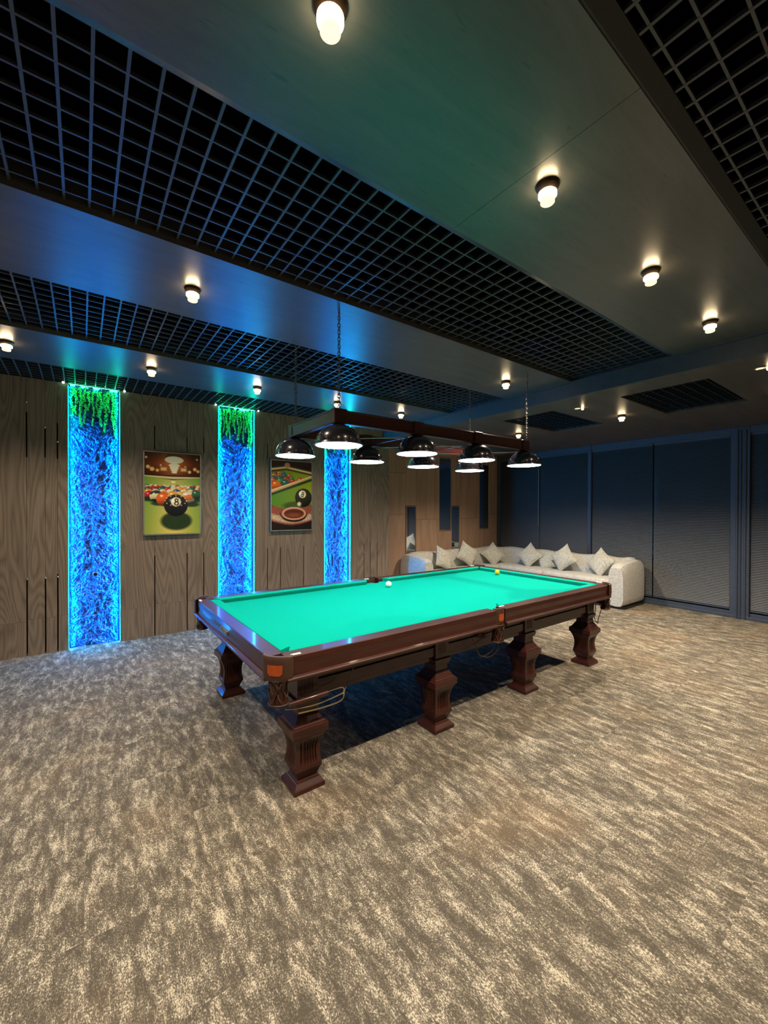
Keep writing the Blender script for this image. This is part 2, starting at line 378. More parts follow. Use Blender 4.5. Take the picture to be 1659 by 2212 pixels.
# ceiling beams, grids, bulkhead
XE = 4.58
beams = [(-2.6, -1.4), (.636, 1.53), (2.55, 3.465), (4.50, 5.46)]
for i, (ya, yb) in enumerate(beams):
    b = B(); js = [X0, -1.2, 1.58, XE] if i == 1 else [X0, XE]
    for xa, xb in zip(js, js[1:]): box(b, xa+.001, ya, ZB, xb-.001, yb, ZG+.10)
    struct('ceiling_beam', b, M['ceil'])
    for s, y in ((-1, ya), (1, yb)):           # beam trim: lit side lighter, shaded side darker, put into the colour
        if y < -2.5 or (i > 1 and s < 0): continue
        b = B(); w = .055
        pts = [(y, ZB+.004), (y+s*.008, ZB+.004), (y+s*w, ZG-.004), (y+s*w, ZG+.012), (y, ZG+.012)]
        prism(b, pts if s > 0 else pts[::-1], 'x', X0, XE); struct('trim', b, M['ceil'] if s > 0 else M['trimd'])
def grid(ya, yb, xa, xb, z, mat, ylines, label, gname):
    b = B(); t = .0055; h = .016
    x = math.ceil((xa-.03)/.1)*.1+.03
    while x < xb: box(b, x-t, ya, z, x+t, yb, z+h); x += .1
    for y in ylines: box(b, xa, y-t*.8, z+.001, xb, y+t*.8, z+h)
    o = obj('ceiling_grid', b, mat); tag(o, label, 'ceiling grid', 'open cell ceiling grids')
grid(1.575, 2.56, X0, XE, ZG, M['grid'], [1.588+.1*k for k in range(10)], 'wide open cell ceiling grid in the middle, before the widest blue lit beam', 'g')
grid(3.46, 4.51, X0, XE, ZG, M['grid'], [3.486+.1*k for k in range(11)], 'open cell ceiling grid directly above the far side of the billiard table', 'g')
grid(5.45, YW, X0, XE, ZG, M['grid'], [5.51+.1*k for k in range(8)], 'open cell ceiling grid running along the oak wall above the blue panels', 'g')
grid(-1.4, .62, X0, XE, ZG, M['grid'], [-1.35+.1*k for k in range(20)], 'very dark open cell ceiling grid at the upper right of the picture', 'g')
# bulkhead and lower ceiling with two dark insets
b = B(); box(b, XE, Y0, ZL, XE+.05, 6.8, ZT); struct('ceiling_bulkhead', b, M['bulk'])
b = B(); box(b, XE-.03, Y0, ZB-.012, XE, 6.3, ZB+.0); struct('trim', b, M['bulk'])
INS = [(5.03, 6.42, 3.06, 3.87), (5.06, 6.40, 1.38, 2.22), (5.06, 6.40, -.3, .54), (5.03, 6.42, 4.75, 5.55)]
b = B(); ys = [Y0]+sorted([v for r in INS for v in r[2:]])+[6.8]
box(b, XE+.05, Y0, ZL, 5.03, 6.8, ZL+.06); box(b, 6.42, Y0, ZL, X1+.2, 6.8, ZL+.06)
for ya, yb in zip(ys[::2], ys[1::2]): box(b, 5.03, ya, ZL, 6.42, yb, ZL+.06)
struct('ceiling_low', b, M['lowc'])
for r, lb in zip(INS, ('dark ceiling grid set into the low ceiling above the sofa side of the table', 'dark ceiling grid set into the low ceiling, the largest one at right',
                       'dark ceiling grid in the low ceiling at the far right edge', 'dark ceiling grid in the low ceiling above the veneer wall lounge')):
    grid(r[2], r[3], r[0], r[1], ZL+.012, M['black'], [r[2]+.05+.1*k for k in range(8)], lb, 'g')

# ---------------------------------------------------------------- foil light panels
plabels = ['blue lit crumpled foil wall panel farthest left, with a small camera socket in it', 'blue lit crumpled foil wall panel between the two billiard posters',
           'blue lit crumpled foil wall panel right of the second poster, seen behind the lamps']
mlab = ['moss', 'moss', 'moss']
for pi, ((xa, xb), lb) in enumerate(zip(PAN, plabels)):
    t = thing('light_panel', ((xa+xb)/2, YW+.09, 0), lb, 'light panel', 'blue foil light panels on the oak wall')
    nx, nz = 84, 480; b = B(); vs = []
    for j in range(nz+1):
        row = []
        for i in range(nx+1):
            x = xa+(xb-xa)*i/nx; z = ZG*j/nz
            p = Vector((x*1.0+pi*7.3, .3, z*.8)); wq = noise.noise(p*4.0)*.10; q = p+Vector((wq, 0, -wq*.6))
            h = 0
            for s_, a_ in ((7, .020), (16, .013), (34, .006)):
                d_ = noise.voronoi(q*s_+Vector((s_, 1.7*s_, 0)))[0]; h += a_*(1.2-2.2*(d_[1]-d_[0]))
            e = min(1, min(i, nx-i)/5)
            row.append(b.verts.new((x, YW+.075-h*e*.9+.01, z)))
        vs.append(row)
    for j in range(nz):
        for i in range(nx): b.faces.new((vs[j][i], vs[j][i+1], vs[j+1][i+1], vs[j+1][i]))
    obj('foil_sheet', b, M['foil'], t)
    for x_a, x_b, x_c in ((xa+.0005, xa+.003, 1), (xb-.003, xb-.0005, -1)):
        b = B(); box(b, x_a, YW+.004, .01, x_b, YW+.022, ZG-.58); obj('led_strip', b, M['blue'], t, label='glowing blue edge strip')
        b = B(); box(b, x_a, YW+.004, ZG-.58, x_b, YW+.022, ZG-.02); obj('led_strip', b, M['teal'], t, label='glowing green edge strip beside the moss')
    b = B(); box(b, xa+.02, YW+.058, ZG-.008, xb-.02, YW+.066, ZG-.002); obj('led_strip', b, M['green'], t, label='green strip above the moss')
    # hanging moss: strands of small curled leaves
    b = B(); bk = B(); ns = 12
    for s_ in range(ns):
        x = xa+.02+(xb-xa-.04)*(s_+.5*random.random()+.25)/ns; ln = random.uniform(.26, .62)*(1.12 if s_ in (0, 1, ns-1, ns-2, 6) else .85)
        w = random.uniform(.009, .015); ph = random.uniform(0, 6); z0 = ZG-.01-random.uniform(0, .05)
        yb_ = YW+.012+random.random()*.03
        tube(bk, [(x+.006*math.sin(ph+k), yb_+.012, z0-ln*k/6) for k in range(7)], .012, 5)
        for k in range(int(ln*760)):
            f = random.random(); cz = z0-ln*f; cx = x+.007*math.sin(ph+f*9)+random.gauss(0, w*.8)*(1-.35*f); cy = yb_+random.gauss(0, .008)
            a = random.uniform(0, 6.28); c_ = random.uniform(-1, 1); s = random.uniform(.006, .012)
            d = Vector((math.cos(a)*.5, c_*.5, math.sin(a))).normalized()*s; e = Vector((-math.sin(a), random.uniform(-.5, .5), math.cos(a)*.5)).normalized()*s*.45
            cc = Vector((min(max(cx, xa+.01), xb-.01), max(cy, YW-.015), min(cz, ZG-.004)))
            v = [b.verts.new(cc-d), b.verts.new(cc+e), b.verts.new(cc+d), b.verts.new(cc-e)]; b.faces.new(v)
    mo = obj('moss', b, M['moss'], t); mo['kind'] = 'stuff'
    obj('moss_core', bk, M['twig'], mo)
    # glass-edge rod with two ball ends
    b = B(); tube(b, [(xa-.045, YW-.035, ZG-.006), (xb+.05, YW-.035, ZG-.006)], .0035, 6); rd = obj('rod', b, M['metal'], t)
    b = B(); box(b, xa+.01, YW-.037, ZG-.013, xb-.01, YW-.033, ZG-.0105); obj('led_strip', b, M['green'], rd, label='thin green strip added under the rod to light the moss')  # added emitter, brightens the front of the moss
    for x in (xa-.045, xb+.05):
        b = B(); sphere(b, (x, YW-.035, ZG-.006), .013, 12, 8); obj('rod_end', b, M['tip'], rd, smooth=True, label='small glowing ball end')
t = bpy.data.objects['light_panel']
b = B(); box(b, .10, YW+.012, .868, .155, YW+.03, .915, .003); s_ = obj('socket', b, M['trimw'], t)
b = B(); lathe(b, [(.02, 0), (.02, .012), (.012, .014), (.011, .004)], (0, 0, 0), 20, True)
bmesh.ops.rotate(b, verts=b.verts, cent=(0, 0, 0), matrix=Matrix.Rotation(PI/2, 3, 'X')); bmesh.ops.translate(b, verts=b.verts, vec=(.127, YW+.012, .893))
obj('socket_ring', b, M['black'], s_, smooth=True)

# ---------------------------------------------------------------- posters (printed artwork as vertex colours on a flat sheet)
def s2l(a): a = np.clip(a, 0, 1); return np.where(a <= .04045, a/12.92, ((a+.055)/1.055)**2.4)
def canvas(w, h, asp):
    yy, xx = np.mgrid[0:h, 0:w]; return (xx+.5)/w, (yy+.5)/h*asp    # x 0..1, y 0..asp downwards
def blend(img, mask, col): img[:] = img*(1-mask[..., None])+np.array(col)/255*mask[..., None]
def soft(d, w=.006): return np.clip(.5-d/(2*w), 0, 1)
def ball(img, X, Y, cx, cy, r, col, stripe=None, spot=None, hl=(.35, -.45)):
    d = np.hypot(X-cx, Y-cy)-r; m = soft(d)
    u = (X-cx)/r; v = (Y-cy)/r; sh = np.clip(.95-.45*(u*.3+v*.75+.25)**2-.35*np.clip(v, 0, 1), .15, 1)
    base = np.ones(img.shape)*np.array(col)/255
    if stripe is not None:
        st = (np.abs(v+.15*u) > .42)[..., None]; base = np.where(st, np.array(stripe)/255, base)
    if spot is not None:
        e = np.hypot((u-spot[0])/.42, (v-spot[1])/.42); base = np.where((e < 1)[..., None], np.array((240, 225, 185))/255, base)
    g = np.exp(-(((u+hl[0])/.18)**2+((v-hl[1])/.13)**2))[..., None]
    base = base*sh[..., None]+g*.8
    img[:] = img*(1-m[..., None])+base*m[..., None]
def eight(img, X, Y, cx, cy, s, rot=0, col=(20, 16, 14)):
    c, s_ = math.cos(rot), math.sin(rot); U = (X-cx)*c+(Y-cy)*s_; V = -(X-cx)*s_+(Y-cy)*c
    for oy, r in ((-.30*s, .23*s), (.25*s, .29*s)):
        blend(img, soft(np.abs(np.hypot(U, V-oy)-r)-.085*s, .004), col)
def art_rack(w, h, asp):
    X, Y = canvas(w, h, asp); img = np.zeros((h, w, 3)); T = Y/asp
    r = np.exp(-((X-.5)/.30)**2)
    top = np.stack([.30+.55*r, .12+.34*r, .05+.18*r], -1)*(1-.35*np.abs(T-.13)/.13)[..., None].clip(.3, 1)
    img[:] = top
    for i, (x, y, q) in enumerate([(.03, .10, .02), (.06, .28, .035), (.13, .32, .04), (.28, .24, .016), (.90, .29, .035), (.96, .33, .03), (.94, .09, .018), (.72, .25, .018), (.22, .34, .03), (.80, .35, .03)]):
        blend(img, soft(np.hypot(X-x, Y-y)-q, .01)*.9, (255, 205, 120) if i % 3 else (255, 240, 200))
    for x in (.33, .69): blend(img, soft(np.maximum(np.abs(X-x)-.05, np.abs(Y-.31)-.03), .02), (255, 215, 140))
    blend(img, soft(np.maximum(np.abs(X-.52)-.17+(.09-Y)*.6, np.abs(Y-.055)-.05), .01), (90, 60, 30))
    for k, (y, a) in enumerate(((.125, .17), (.235, .10), (.285, .08), (.33, .065), (.37, .05))): blend(img, soft(np.hypot((X-.52)/a, (Y-y)/(a*.42))-1, .08), (255, 246, 215))
    blend(img, soft(.43-Y, .01), (40, 22, 12)); blend(img, soft(.455-Y-.02*np.abs(X-.5), .008), (225, 205, 150)); blend(img, soft(.50-Y-.05*np.abs(X-.5), .008), (60, 70, 30))
    g = soft(.52-Y-.06*np.abs(X-.5)*2, .012)
    felt = np.stack([.30+.35*np.exp(-((X-.5)/.4)**2)+.18*T, .48+.22*np.exp(-((X-.5)/.5)**2)+.05*T, .18+.16*np.exp(-((X-.5)/.4)**2)+.04*T], -1)
    img[:] = img*(1-g[..., None])+felt*g[..., None]
    blend(img, soft(np.maximum(np.abs(X-.5)-.035, np.abs(Y-.56)-.02), .01), (245, 235, 180))
    pal = [(200, 40, 30), (235, 150, 30), (235, 205, 150), (30, 110, 70), (190, 30, 50), (240, 170, 60), (60, 60, 110), (235, 220, 170), (150, 30, 30)]
    rows = [(.645, .030, 13), (.675, .038, 11), (.715, .050, 9), (.765, .066, 8), (.83, .085, 6)]
    q = random.Random(3)
    for y, r_, n in rows:
        for i in range(n):
            x = .5+(i-(n-1)/2)*.98/n*1.02; c_ = q.choice(pal); ball(img, X, Y, x, y, r_, c_, (240, 225, 175) if q.random() < .45 else None)
    for x, y, a in ((.10, .90, .14), (.85, .91, .17), (.25, .98, .14), (.84, 1.0, .14)): blend(img, soft(np.hypot((X-x)/a, (Y-y)/(a*.35))-1, .25)*.9, (20, 46, 26))
    ball(img, X, Y, .20, .845, .115, (235, 220, 170), (40, 60, 40)); ball(img, X, Y, .77, .86, .13, (225, 120, 50), (240, 225, 180)); ball(img, X, Y, .93, .80, .09, (40, 95, 60))
    ball(img, X, Y, .34, .90, .14, (235, 100, 30)); ball(img, X, Y, .50, .84, .10, (240, 170, 60)); ball(img, X, Y, .62, .86, .08, (235, 200, 90))
    blend(img, soft(np.hypot((X-.56)/.28, (Y-1.33)/.18)-1, .12)*.95, (32, 48, 26))
    ball(img, X, Y, .55, 1.02, .215, (34, 26, 24), None, (.0, -.32)); eight(img, X, Y, .56, .955, .115)
    for a in np.linspace(0, 6.28, 13): blend(img, soft(np.hypot(X-(.55+.19*math.cos(a)), Y-(.93+.10*math.sin(a)))-.012, .006)*.8, (240, 225, 180))
    return img
def art_pocket(w, h, asp):
    X, Y = canvas(w, h, asp); T = Y/asp; img = np.zeros((h, w, 3))
    img[:] = np.stack([.36+.22*X-.1*T, .58-.10*T+.06*X, .10+.04*X], -1)
    d = Y-(.20+.16*np.abs(X-.36)); blend(img, soft(d-.0, .01), (70, 52, 34)); blend(img, soft(np.abs(d+.06)-.022, .008), (222, 196, 140)); blend(img, soft(d+.115, .01), (36, 22, 16))
    blend(img, soft(np.hypot((X-.38)/.07, (Y-.09)/.06)-1, .1), (190, 130, 90))
    pal = [(70, 120, 90), (190, 60, 50), (200, 130, 60), (60, 150, 90), (150, 70, 60), (50, 100, 110), (210, 90, 60)]
    q = random.Random(5)
    for y, r_, x0, n in ((.29, .05, .08, 3), (.345, .06, .06, 4), (.415, .07, .05, 4), (.47, .075, .04, 5)):
        for i in range(n): ball(img, X, Y, x0+i*r_*2.1, y, r_, q.choice(pal), None)
    ball(img, X, Y, .70, .44, .085, (215, 80, 50)); ball(img, X, Y, .11, .56, .115, (238, 110, 30)); ball(img, X, Y, .34, .52, .10, (50, 100, 90))
    blend(img, soft(np.hypot((X-.64)/.36, (Y-1.02)/.10)-1, .2)*.8, (50, 70, 20))
    L = (Y-.66)+(X-.1)*.36; blend(img, soft(np.abs(L-.06)-.035, .012), (40, 60, 30)); blend(img, soft(np.abs(L)-.04+.012*X, .008), (205, 165, 105)); blend(img, soft(np.abs(L+.02)-.008, .006), (250, 225, 170))
    ball(img, X, Y, .79, .83, .215, (44, 44, 22), None, (-.12, -.38)); eight(img, X, Y, .765, .755, .10, .3)
    blend(img, soft(np.hypot(X-.68, Y-.98)-.05, .02), (230, 215, 180))
    g = soft((1.10+.10*(np.abs(X-.5)*2)**2*-1)-Y, .02); nz = np.random.default_rng(2).random((h, w))
    rim = np.stack([.55+.35*(nz-.5), .28+.25*(nz-.5), .22+.25*(nz-.5)], -1); img[:] = img*(1-g[..., None])+rim*g[..., None]
    g = soft(np.abs(Y-1.36+.28*np.abs(X-.5)**1.6)-.07, .03)*(.4+.6*nz); blend(img, g, (215, 205, 170))
    blend(img, soft(1.47-.30*np.abs(X-.5)**1.6-Y, .02), (34, 18, 18))
    blend(img, soft(np.hypot((X-.55)/.33, (Y-1.22)/.18)-1, .06), (40, 18, 14)); blend(img, soft(np.hypot((X-.55)/.31, (Y-1.20)/.155)-1, .05), (205, 150, 120))
    blend(img, soft(np.hypot((X-.55)/.25, (Y-1.205)/.11)-1, .05), (90, 40, 26)); blend(img, soft(np.hypot((X-.55)/.18, (Y-1.24)/.05)-1, .5)*.7, (150, 80, 50))
    return img
def poster(xa, xb, za, zb, art, lb, dep, fm):
    t = thing('poster', ((xa+xb)/2, YW, za), lb, 'poster')
    w, h = 104, int(104*(zb-za)/(xb-xa)); asp = (zb-za)/(xb-xa); img = s2l(art(w, h, asp))*1.25
    me = bpy.data.meshes.new('print'); ys = YW-dep-.001
    gx, gz = np.meshgrid(np.linspace(xa+.01, xb-.01, w+1), np.linspace(zb-.01, za+.01, h+1)); ori = ORI[t]
    co = np.stack([gx-ori.x, np.full_like(gx, ys-ori.y), gz-ori.z], -1).reshape(-1, 3)
    idx = np.arange((w+1)*(h+1)).reshape(h+1, w+1)
    f = np.stack([idx[:-1, :-1], idx[1:, :-1], idx[1:, 1:], idx[:-1, 1:]], -1).reshape(-1, 4)
    me.from_pydata(co.tolist(), [], f.tolist()); at = me.color_attributes.new('col', 'FLOAT_COLOR', 'CORNER')
    c4 = np.ones((w*h, 4, 4)); c4[..., :3] = img.reshape(-1, 1, 3); at.data.foreach_set('color', c4.ravel())
    me.materials.append(M['print_']); o = bpy.data.objects.new('print', me); C.objects.link(o); o.parent = t
    b = B(); box(b, xa, YW-dep, za, xb, YW-.001, zb, .003); obj('backing_box', b, M['black'], t)
    b = B()
    for q in ((xa-.004, za-.006, xb+.004, za+.008), (xa-.004, zb-.006, xb+.004, zb+.004), (xa-.004, za, xa+.009, zb), (xb-.009, za, xb+.004, zb)): box(b, q[0], YW-dep-.006, q[1], q[2], YW-dep+.006, q[3])
    obj('frame', b, M[fm], t)
poster(.645, 1.349, 1.368, 2.478, art_rack, 'framed poster of an eight ball before a rack of coloured balls', .045, 'alu')
poster(2.374, 3.083, 1.372, 2.49, art_pocket, 'framed poster of a cue, a black ball and a round pocket', .045, 'alu')

# ---------------------------------------------------------------- ceiling spots
def spot_proto(z, loc, lb):
    t = thing('ceiling_spot', (loc[0], loc[1], z), lb, 'ceiling lamp', 'warm glass ceiling spots'); x, y = loc
    b = B(); lathe(b, [(.052, 0), (.052, -.006), (.047, -.016), (.036, -.026), (.034, -.032), (.034, -.02)], (x, y, z), 28); obj('canopy', b, M['canopy'], t, smooth=True)
    b = B(); lathe(b, [(.036, -.032), (.040, -.036), (.040, -.049), (.034, -.053), (.024, -.053), (.024, -.032)], (x, y, z), 28); obj('glass_ring', b, M['glow'], t, smooth=True, label='bright glowing glass ring')
    b = B(); lathe(b, [(.024, -.053), (.027, -.060), (.031, -.064), (.031, -.079), (.028, -.082), (.018, -.083)], (x, y, z), 28); obj('lens', b, M['lens'], t, smooth=True, label='pale yellow lens')
    l = bpy.data.lights.new('spot_light', 'SPOT'); l.energy = SPOT_POWER; l.color = WARM; l.spot_size = math.radians(136); l.spot_blend = .7; l.shadow_soft_size = .03
    lo = bpy.data.objects.new('spot_light', l); C.objects.link(lo); lo.location = (0, 0, -.10); lo.parent = t
    return t
DIM = bpy.data.lights.new('spot_light', 'SPOT'); DIM.energy = SPOT_POWER*.5; DIM.color = WARM; DIM.spot_size = math.radians(136); DIM.spot_blend = .7; DIM.shadow_soft_size = .03
DIM2 = DIM.copy(); DIM2.energy = SPOT_POWER*.15; STRONG = DIM.copy(); STRONG.energy = SPOT_POWER*1.9
proto = None
SP = [(.59, 1.075, ZB, 'large warm ceiling spot at the top edge of the picture, nearest of all'),
      (1.713, 1.075, ZB, 'warm ceiling spot on the near beam beside the board joint'),
      (2.838, 1.075, ZB, 'third warm ceiling spot along the near beam, well past the board joint'),
      (3.975, 1.085, ZB, 'farthest warm ceiling spot on the near beam, close to the bulkhead'),
      (.60, 3.0, ZB, 'warm ceiling spot on the blue lit middle beam at left'),
      (3.95, 2.995, ZB, 'warm ceiling spot at the far end of the middle beam above the lamps'),
      (-.543, 4.93, ZB, 'warm ceiling spot cut by the left edge of the picture'),
      (.588, 4.95, ZB, 'warm ceiling spot on the wall side beam above the first poster'),
      (1.716, 4.945, ZB, 'warm ceiling spot on the wall side beam near the second blue panel'),
      (2.84, 4.96, ZB, 'warm ceiling spot half hidden by the near chain, above the lamp frame corner'),
      (3.945, 4.93, ZB, 'warm ceiling spot on the wall side beam above the middle of the lamp frame'),
      (6.03, 2.635, ZL, 'warm ceiling spot on the low ceiling between the two dark grids'),
      (6.05, 4.32, ZL, 'warm ceiling spot on the low ceiling right behind the far chain'),
      (-.55, 1.075, ZB, 'warm ceiling spot on the near beam behind the camera'), (-.55, 3.0, ZB, 'warm ceiling spot on the middle beam outside the picture'),
      (-1.9, 3.0, ZB, 'warm ceiling spot on the middle beam far outside the picture'), (6.04, .95, ZL, 'warm ceiling spot on the low ceiling outside the picture')]
SP = SP[:14]+[s for s in SP[14:]]
for x, y, z, lb in SP:
    if proto is None: proto = spot_proto(z, (x, y), lb)
    else:
        c = copy_tree(proto); c.location = (x, y, z); c['label'] = lb
        for ch in c.children:                      # the wall side rows burn lower, the lounge lamps brighter
            if ch.type == 'LIGHT':
                if z == ZL: ch.data = STRONG
                elif y > 4 and x > 3: ch.data = DIM2
                elif y > 2.9 and x < 3: ch.data = DIM
# two small recessed gimbal lights
first = None
for x, y, lb in ((5.15, 2.79, 'tiny recessed light in the low ceiling between the bulkhead and the sofa grid'), (5.03, .995, 'tiny recessed double light at the right edge of the low ceiling')):
    if first is None:
        t = first = thing('recessed_light', (x, y, ZL), lb, 'recessed light', 'recessed lights in the low ceiling')
        b = B(); lathe(b, [(.05, 0), (.05, -.006), (.034, -.008), (.032, -.001)], (x, y, ZL), 20); obj('ring', b, M['brass'], t, smooth=True)
        b = B(); lathe(b, [(.031, -.002), (.031, -.006), (.001, -.007)], (x, y, ZL), 20); obj('lens', b, M['lens'], t, smooth=True)
        b = B(); sphere(b, (x+.03, y-.05, ZL-.016), .014, 12, 8); obj('eye', b, M['glow'], t, smooth=True)
    else: c = copy_tree(first); c.location = (x, y, ZL); c['label'] = lb

# ---------------------------------------------------------------- billiard lamp
LX = [1.56, 2.34, 3.11, 3.88]; LY = [2.70, 3.48]; FZ0, FZ1 = 2.372, 2.462
t = thing('billiard_lamp', (2.72, 3.09, 2.2), 'long dark red wooden frame lamp with eight black domes hanging over the billiard table', 'hanging lamp')
def rail_x(y, s):
    b = B(); box(b, LX[0]-.05, y-.018, FZ0, LX[-1]+.05, y+.018, FZ1, .003)
    box(b, LX[0]-.05, y-.026, FZ0-.008, LX[-1]+.05, y+.026, FZ0+.006, .003); box(b, LX[0]-.05, y-.024, FZ1-.006, LX[-1]+.05, y+.024, FZ1+.006, .003)
    obj('long_rail', b, M['redwood'], t)
def rail_y(x):
    b = B(); box(b, x-.018, LY[0], FZ0, x+.018, LY[1], FZ1, .003)
    box(b, x-.026, LY[0], FZ0-.008, x+.026, LY[1], FZ0+.006, .003); box(b, x-.024, LY[0], FZ1-.006, x+.024, LY[1], FZ1+.006, .003)
    obj('end_rail', b, M['redwood'], t)
for y in LY: rail_x(y, 1)
for x in (LX[0]-.03, LX[-1]+.03): rail_y(x)
for y in LY:
    for x in LX:
        b = B(); box(b, x-.055, y-.034, FZ0-.012, x+.055, y+.034, FZ1+.012, .005); obj('lamp_block', b, M['redwood'], t)
b = B()
for x0, x1 in zip(LX, LX[1:]):
    tube(b, [(x0, LY[0], FZ0-.02), (x1, LY[1], FZ0-.02)], .004, 6); tube(b, [(x0, LY[1], FZ0-.028), (x1, LY[0], FZ0-.028)], .004, 6)
for x in LX[1:3]: tube(b, [(x, LY[0], FZ0-.01), (x, LY[1], FZ0-.01)], .005, 6)
obj('brace_rods', b, M['metal'], t, smooth=True)
for y in LY:
    for x in LX:
        b = B(); R_, H_ = .165, .135
        prof = [(.03, .178), (.036, .165)]+[(R_*math.sin(a)**.85, .018+H_*math.cos(a)) for a in np.linspace(.28, PI/2, 12)]+[(.176, .014), (.181, .004), (.181, -.002), (.172, -.001), (.168, .012)]
        prof += [(R_*.97*math.sin(a)**.85, .016+H_*.96*math.cos(a)) for a in np.linspace(PI/2, .3, 8)]
        lathe(b, prof, (x, y, 2.2), 40, cap=True); sh = obj('lamp_shade', b, M['shade'], t, smooth=True)
        b = B(); lathe(b, [(.172, -.001), (.172, .008), (.001, .010)], (x, y, 2.2), 40, cap=False)
        c = B(); lathe(b, [(.001, -.004), (.172, -.003), (.174, .0)], (x, y, 2.2), 40, cap=False); c.free()
        obj('light_disc', b, M['led'], sh, label='glowing white disc')
        b = B(); ring = [(x+.182*math.cos(a), y+.182*math.sin(a), 2.2) for a in np.linspace(0, 2*PI, 40, endpoint=False)]; tube(b, ring, .0035, 6, closed=True)
        tube(b, [(x-.19*math.cos(a), y, 2.2+.165*math.sin(a)) for a in np.linspace(0, PI, 20)], .0022, 5)
        obj('wire_hoop', b, M['metal'], sh, smooth=True)
        b = B(); lathe(b, [(.028, .0), (.034, .02), (.02, .03), (.02, .05)], (x, y, 2.365), 16); obj('socket_cap', b, M['black'], sh, smooth=True)
def chain(x, y, z0, z1):
    b = B(); z = z0; k = 0; L = .036
    while z < z1-.01:
        pts = []
        for a in np.linspace(0, 2*PI, 10, endpoint=False):
            dx = .011*math.cos(a); dz = L*.5*math.sin(a)
            pts.append((x+(dx if k % 2 else 0), y+(0 if k % 2 else dx), z+L*.5+dz))
        # oriented ring
        tube(b, pts, .0036, 5, closed=True); z += L*.74; k += 1
    sphere(b, (x, y, z1-.006), .010, 8, 6)
    obj('chain', b, M['chain'], t)
chain(LX[0], LY[0], FZ1+.012, ZB); chain(LX[-1]+.05, LY[0], FZ1+.012, ZB)
chain(LX[0], LY[1], FZ1+.012, ZG); chain(LX[-1], LY[1], FZ1+.012, ZG)

# ---------------------------------------------------------------- billiard table
TX0, TX1, TY0, TY1, TZ = .84, 4.80, 2.175, 4.13, .88
TXM = (TX0+TX1)/2
T = thing('billiard_table', (TXM, (TY0+TY1)/2, 0), 'large mahogany billiard table with green cloth and eight carved legs', 'billiard table')
CH = .085                    # rails stop this far from a corner
def rail(p0, p1, nx, ny):
    """p0->p1 outer top edge in plan, (nx,ny) unit normal pointing outwards"""
    L = (Vector(p1)-Vector(p0)).length; d = (Vector(p1)-Vector(p0))/L
    def ext(profile, a, b_, mat, name, parent=T, label=None):
        bm = B(); va = []; vb = []
        for q, z in profile:
            for lst, t_ in ((va, a if not isinstance(a, tuple) else a[0]+(a[1]*q)), (vb, b_ if not isinstance(b_, tuple) else b_[0]+(b_[1]*q))):
                lst.append(bm.verts.new((p0[0]+d[0]*t_-nx*q, p0[1]+d[1]*t_-ny*q, z)))
        n = len(va); bm.faces.new(va); bm.faces.new(vb[::-1])
        for i in range(n): bm.faces.new((va[i], va[(i+1) % n], vb[(i+1) % n], vb[i]))
        return obj(name, bm, mat, parent, label=label)
    prof = [(.004, TZ-.004), (.009, TZ), (.098, TZ), (.104, TZ-.006), (.104, TZ-.10), (.06, .742), (-.016, .742), (-.019, .747), (-.019, .757), (-.012, .763), (.004, .768), (.006, .80), (.002, .84)]
    r = ext(prof, 0, L, M['wood'], 'rail')
    cp = [(.104, TZ-.001), (.150, TZ-.001), (.180, TZ-.003), (.183, TZ-.007), (.166, TZ-.041), (.104, TZ-.05)]
    return ext(cp, (.0, .55), (L, -.55), M['cloth'], 'cushion', r, 'green cloth cushion')
MP = .062                    # half opening of a middle pocket
cushions = [rail((TX0+CH, TY0), (TXM-MP, TY0), 0, -1), rail((TXM+MP, TY0), (TX1-CH, TY0), 0, -1),
            rail((TX0+CH, TY1), (TXM-MP, TY1), 0, 1), rail((TXM+MP, TY1), (TX1-CH, TY1), 0, 1),
            rail((TX0, TY0+CH), (TX0, TY1-CH), -1, 0), rail((TX1, TY0+CH), (TX1, TY1-CH), 1, 0)]
b = B(); r_ = .075
def notch(cx, cy, a0, a1, r, n=8): return [(cx+r*math.cos(a), cy+r*math.sin(a)) for a in np.linspace(a0, a1, n)]
i_ = .115; pc = .055
x0, x1, y0, y1 = TX0+i_, TX1-i_, TY0+i_, TY1-i_
poly = notch(x0, y0, PI/2, 0, pc)+notch(TXM, y0, PI, 0, pc*.9)+notch(x1, y0, PI, PI/2, pc)+notch(x1, y1, -PI/2, -PI, pc)+notch(TXM, y1, 0, -PI, pc*.9)+notch(x0, y1, 0, -PI/2, pc)
prism(b, poly, 'z', .80, .84); obj('bed_cloth', b, M['cloth'], T, label='green playing cloth')
# apron: recessed board with a dark slot near its top
b = B(); ax0, ax1, ay0, ay1 = TX0+.215, TX1-.215, TY0+.145, TY1-.145
for (a, c, d, e) in ((ax0, ay0, ax1, ay0+.04), (ax0, ay1-.04, ax1, ay1), (ax0, ay0, ax0+.04, ay1), (ax1-.04, ay0, ax1, ay1)):
    box(b, a, c, .70, d, e, .80); box(b, a, c, .545, d, e, .672, .004); box(b, a+.008, c+.008, .66, d-.008, e-.008, .71)
for y in (ay0-.012, ay1-.0):
    box(b, ax0+.01, y, .58, ax1-.01, y+.012, .655, .005)
for x in (ax0-.012, ax1):
    box(b, x, ay0+.01, .58, x+.012, ay1-.01, .655, .005)
box(b, ax0+.04, ay0+.04, .74, ax1-.04, ay1-.04, .80)
obj('apron', b, M['wood'], T)
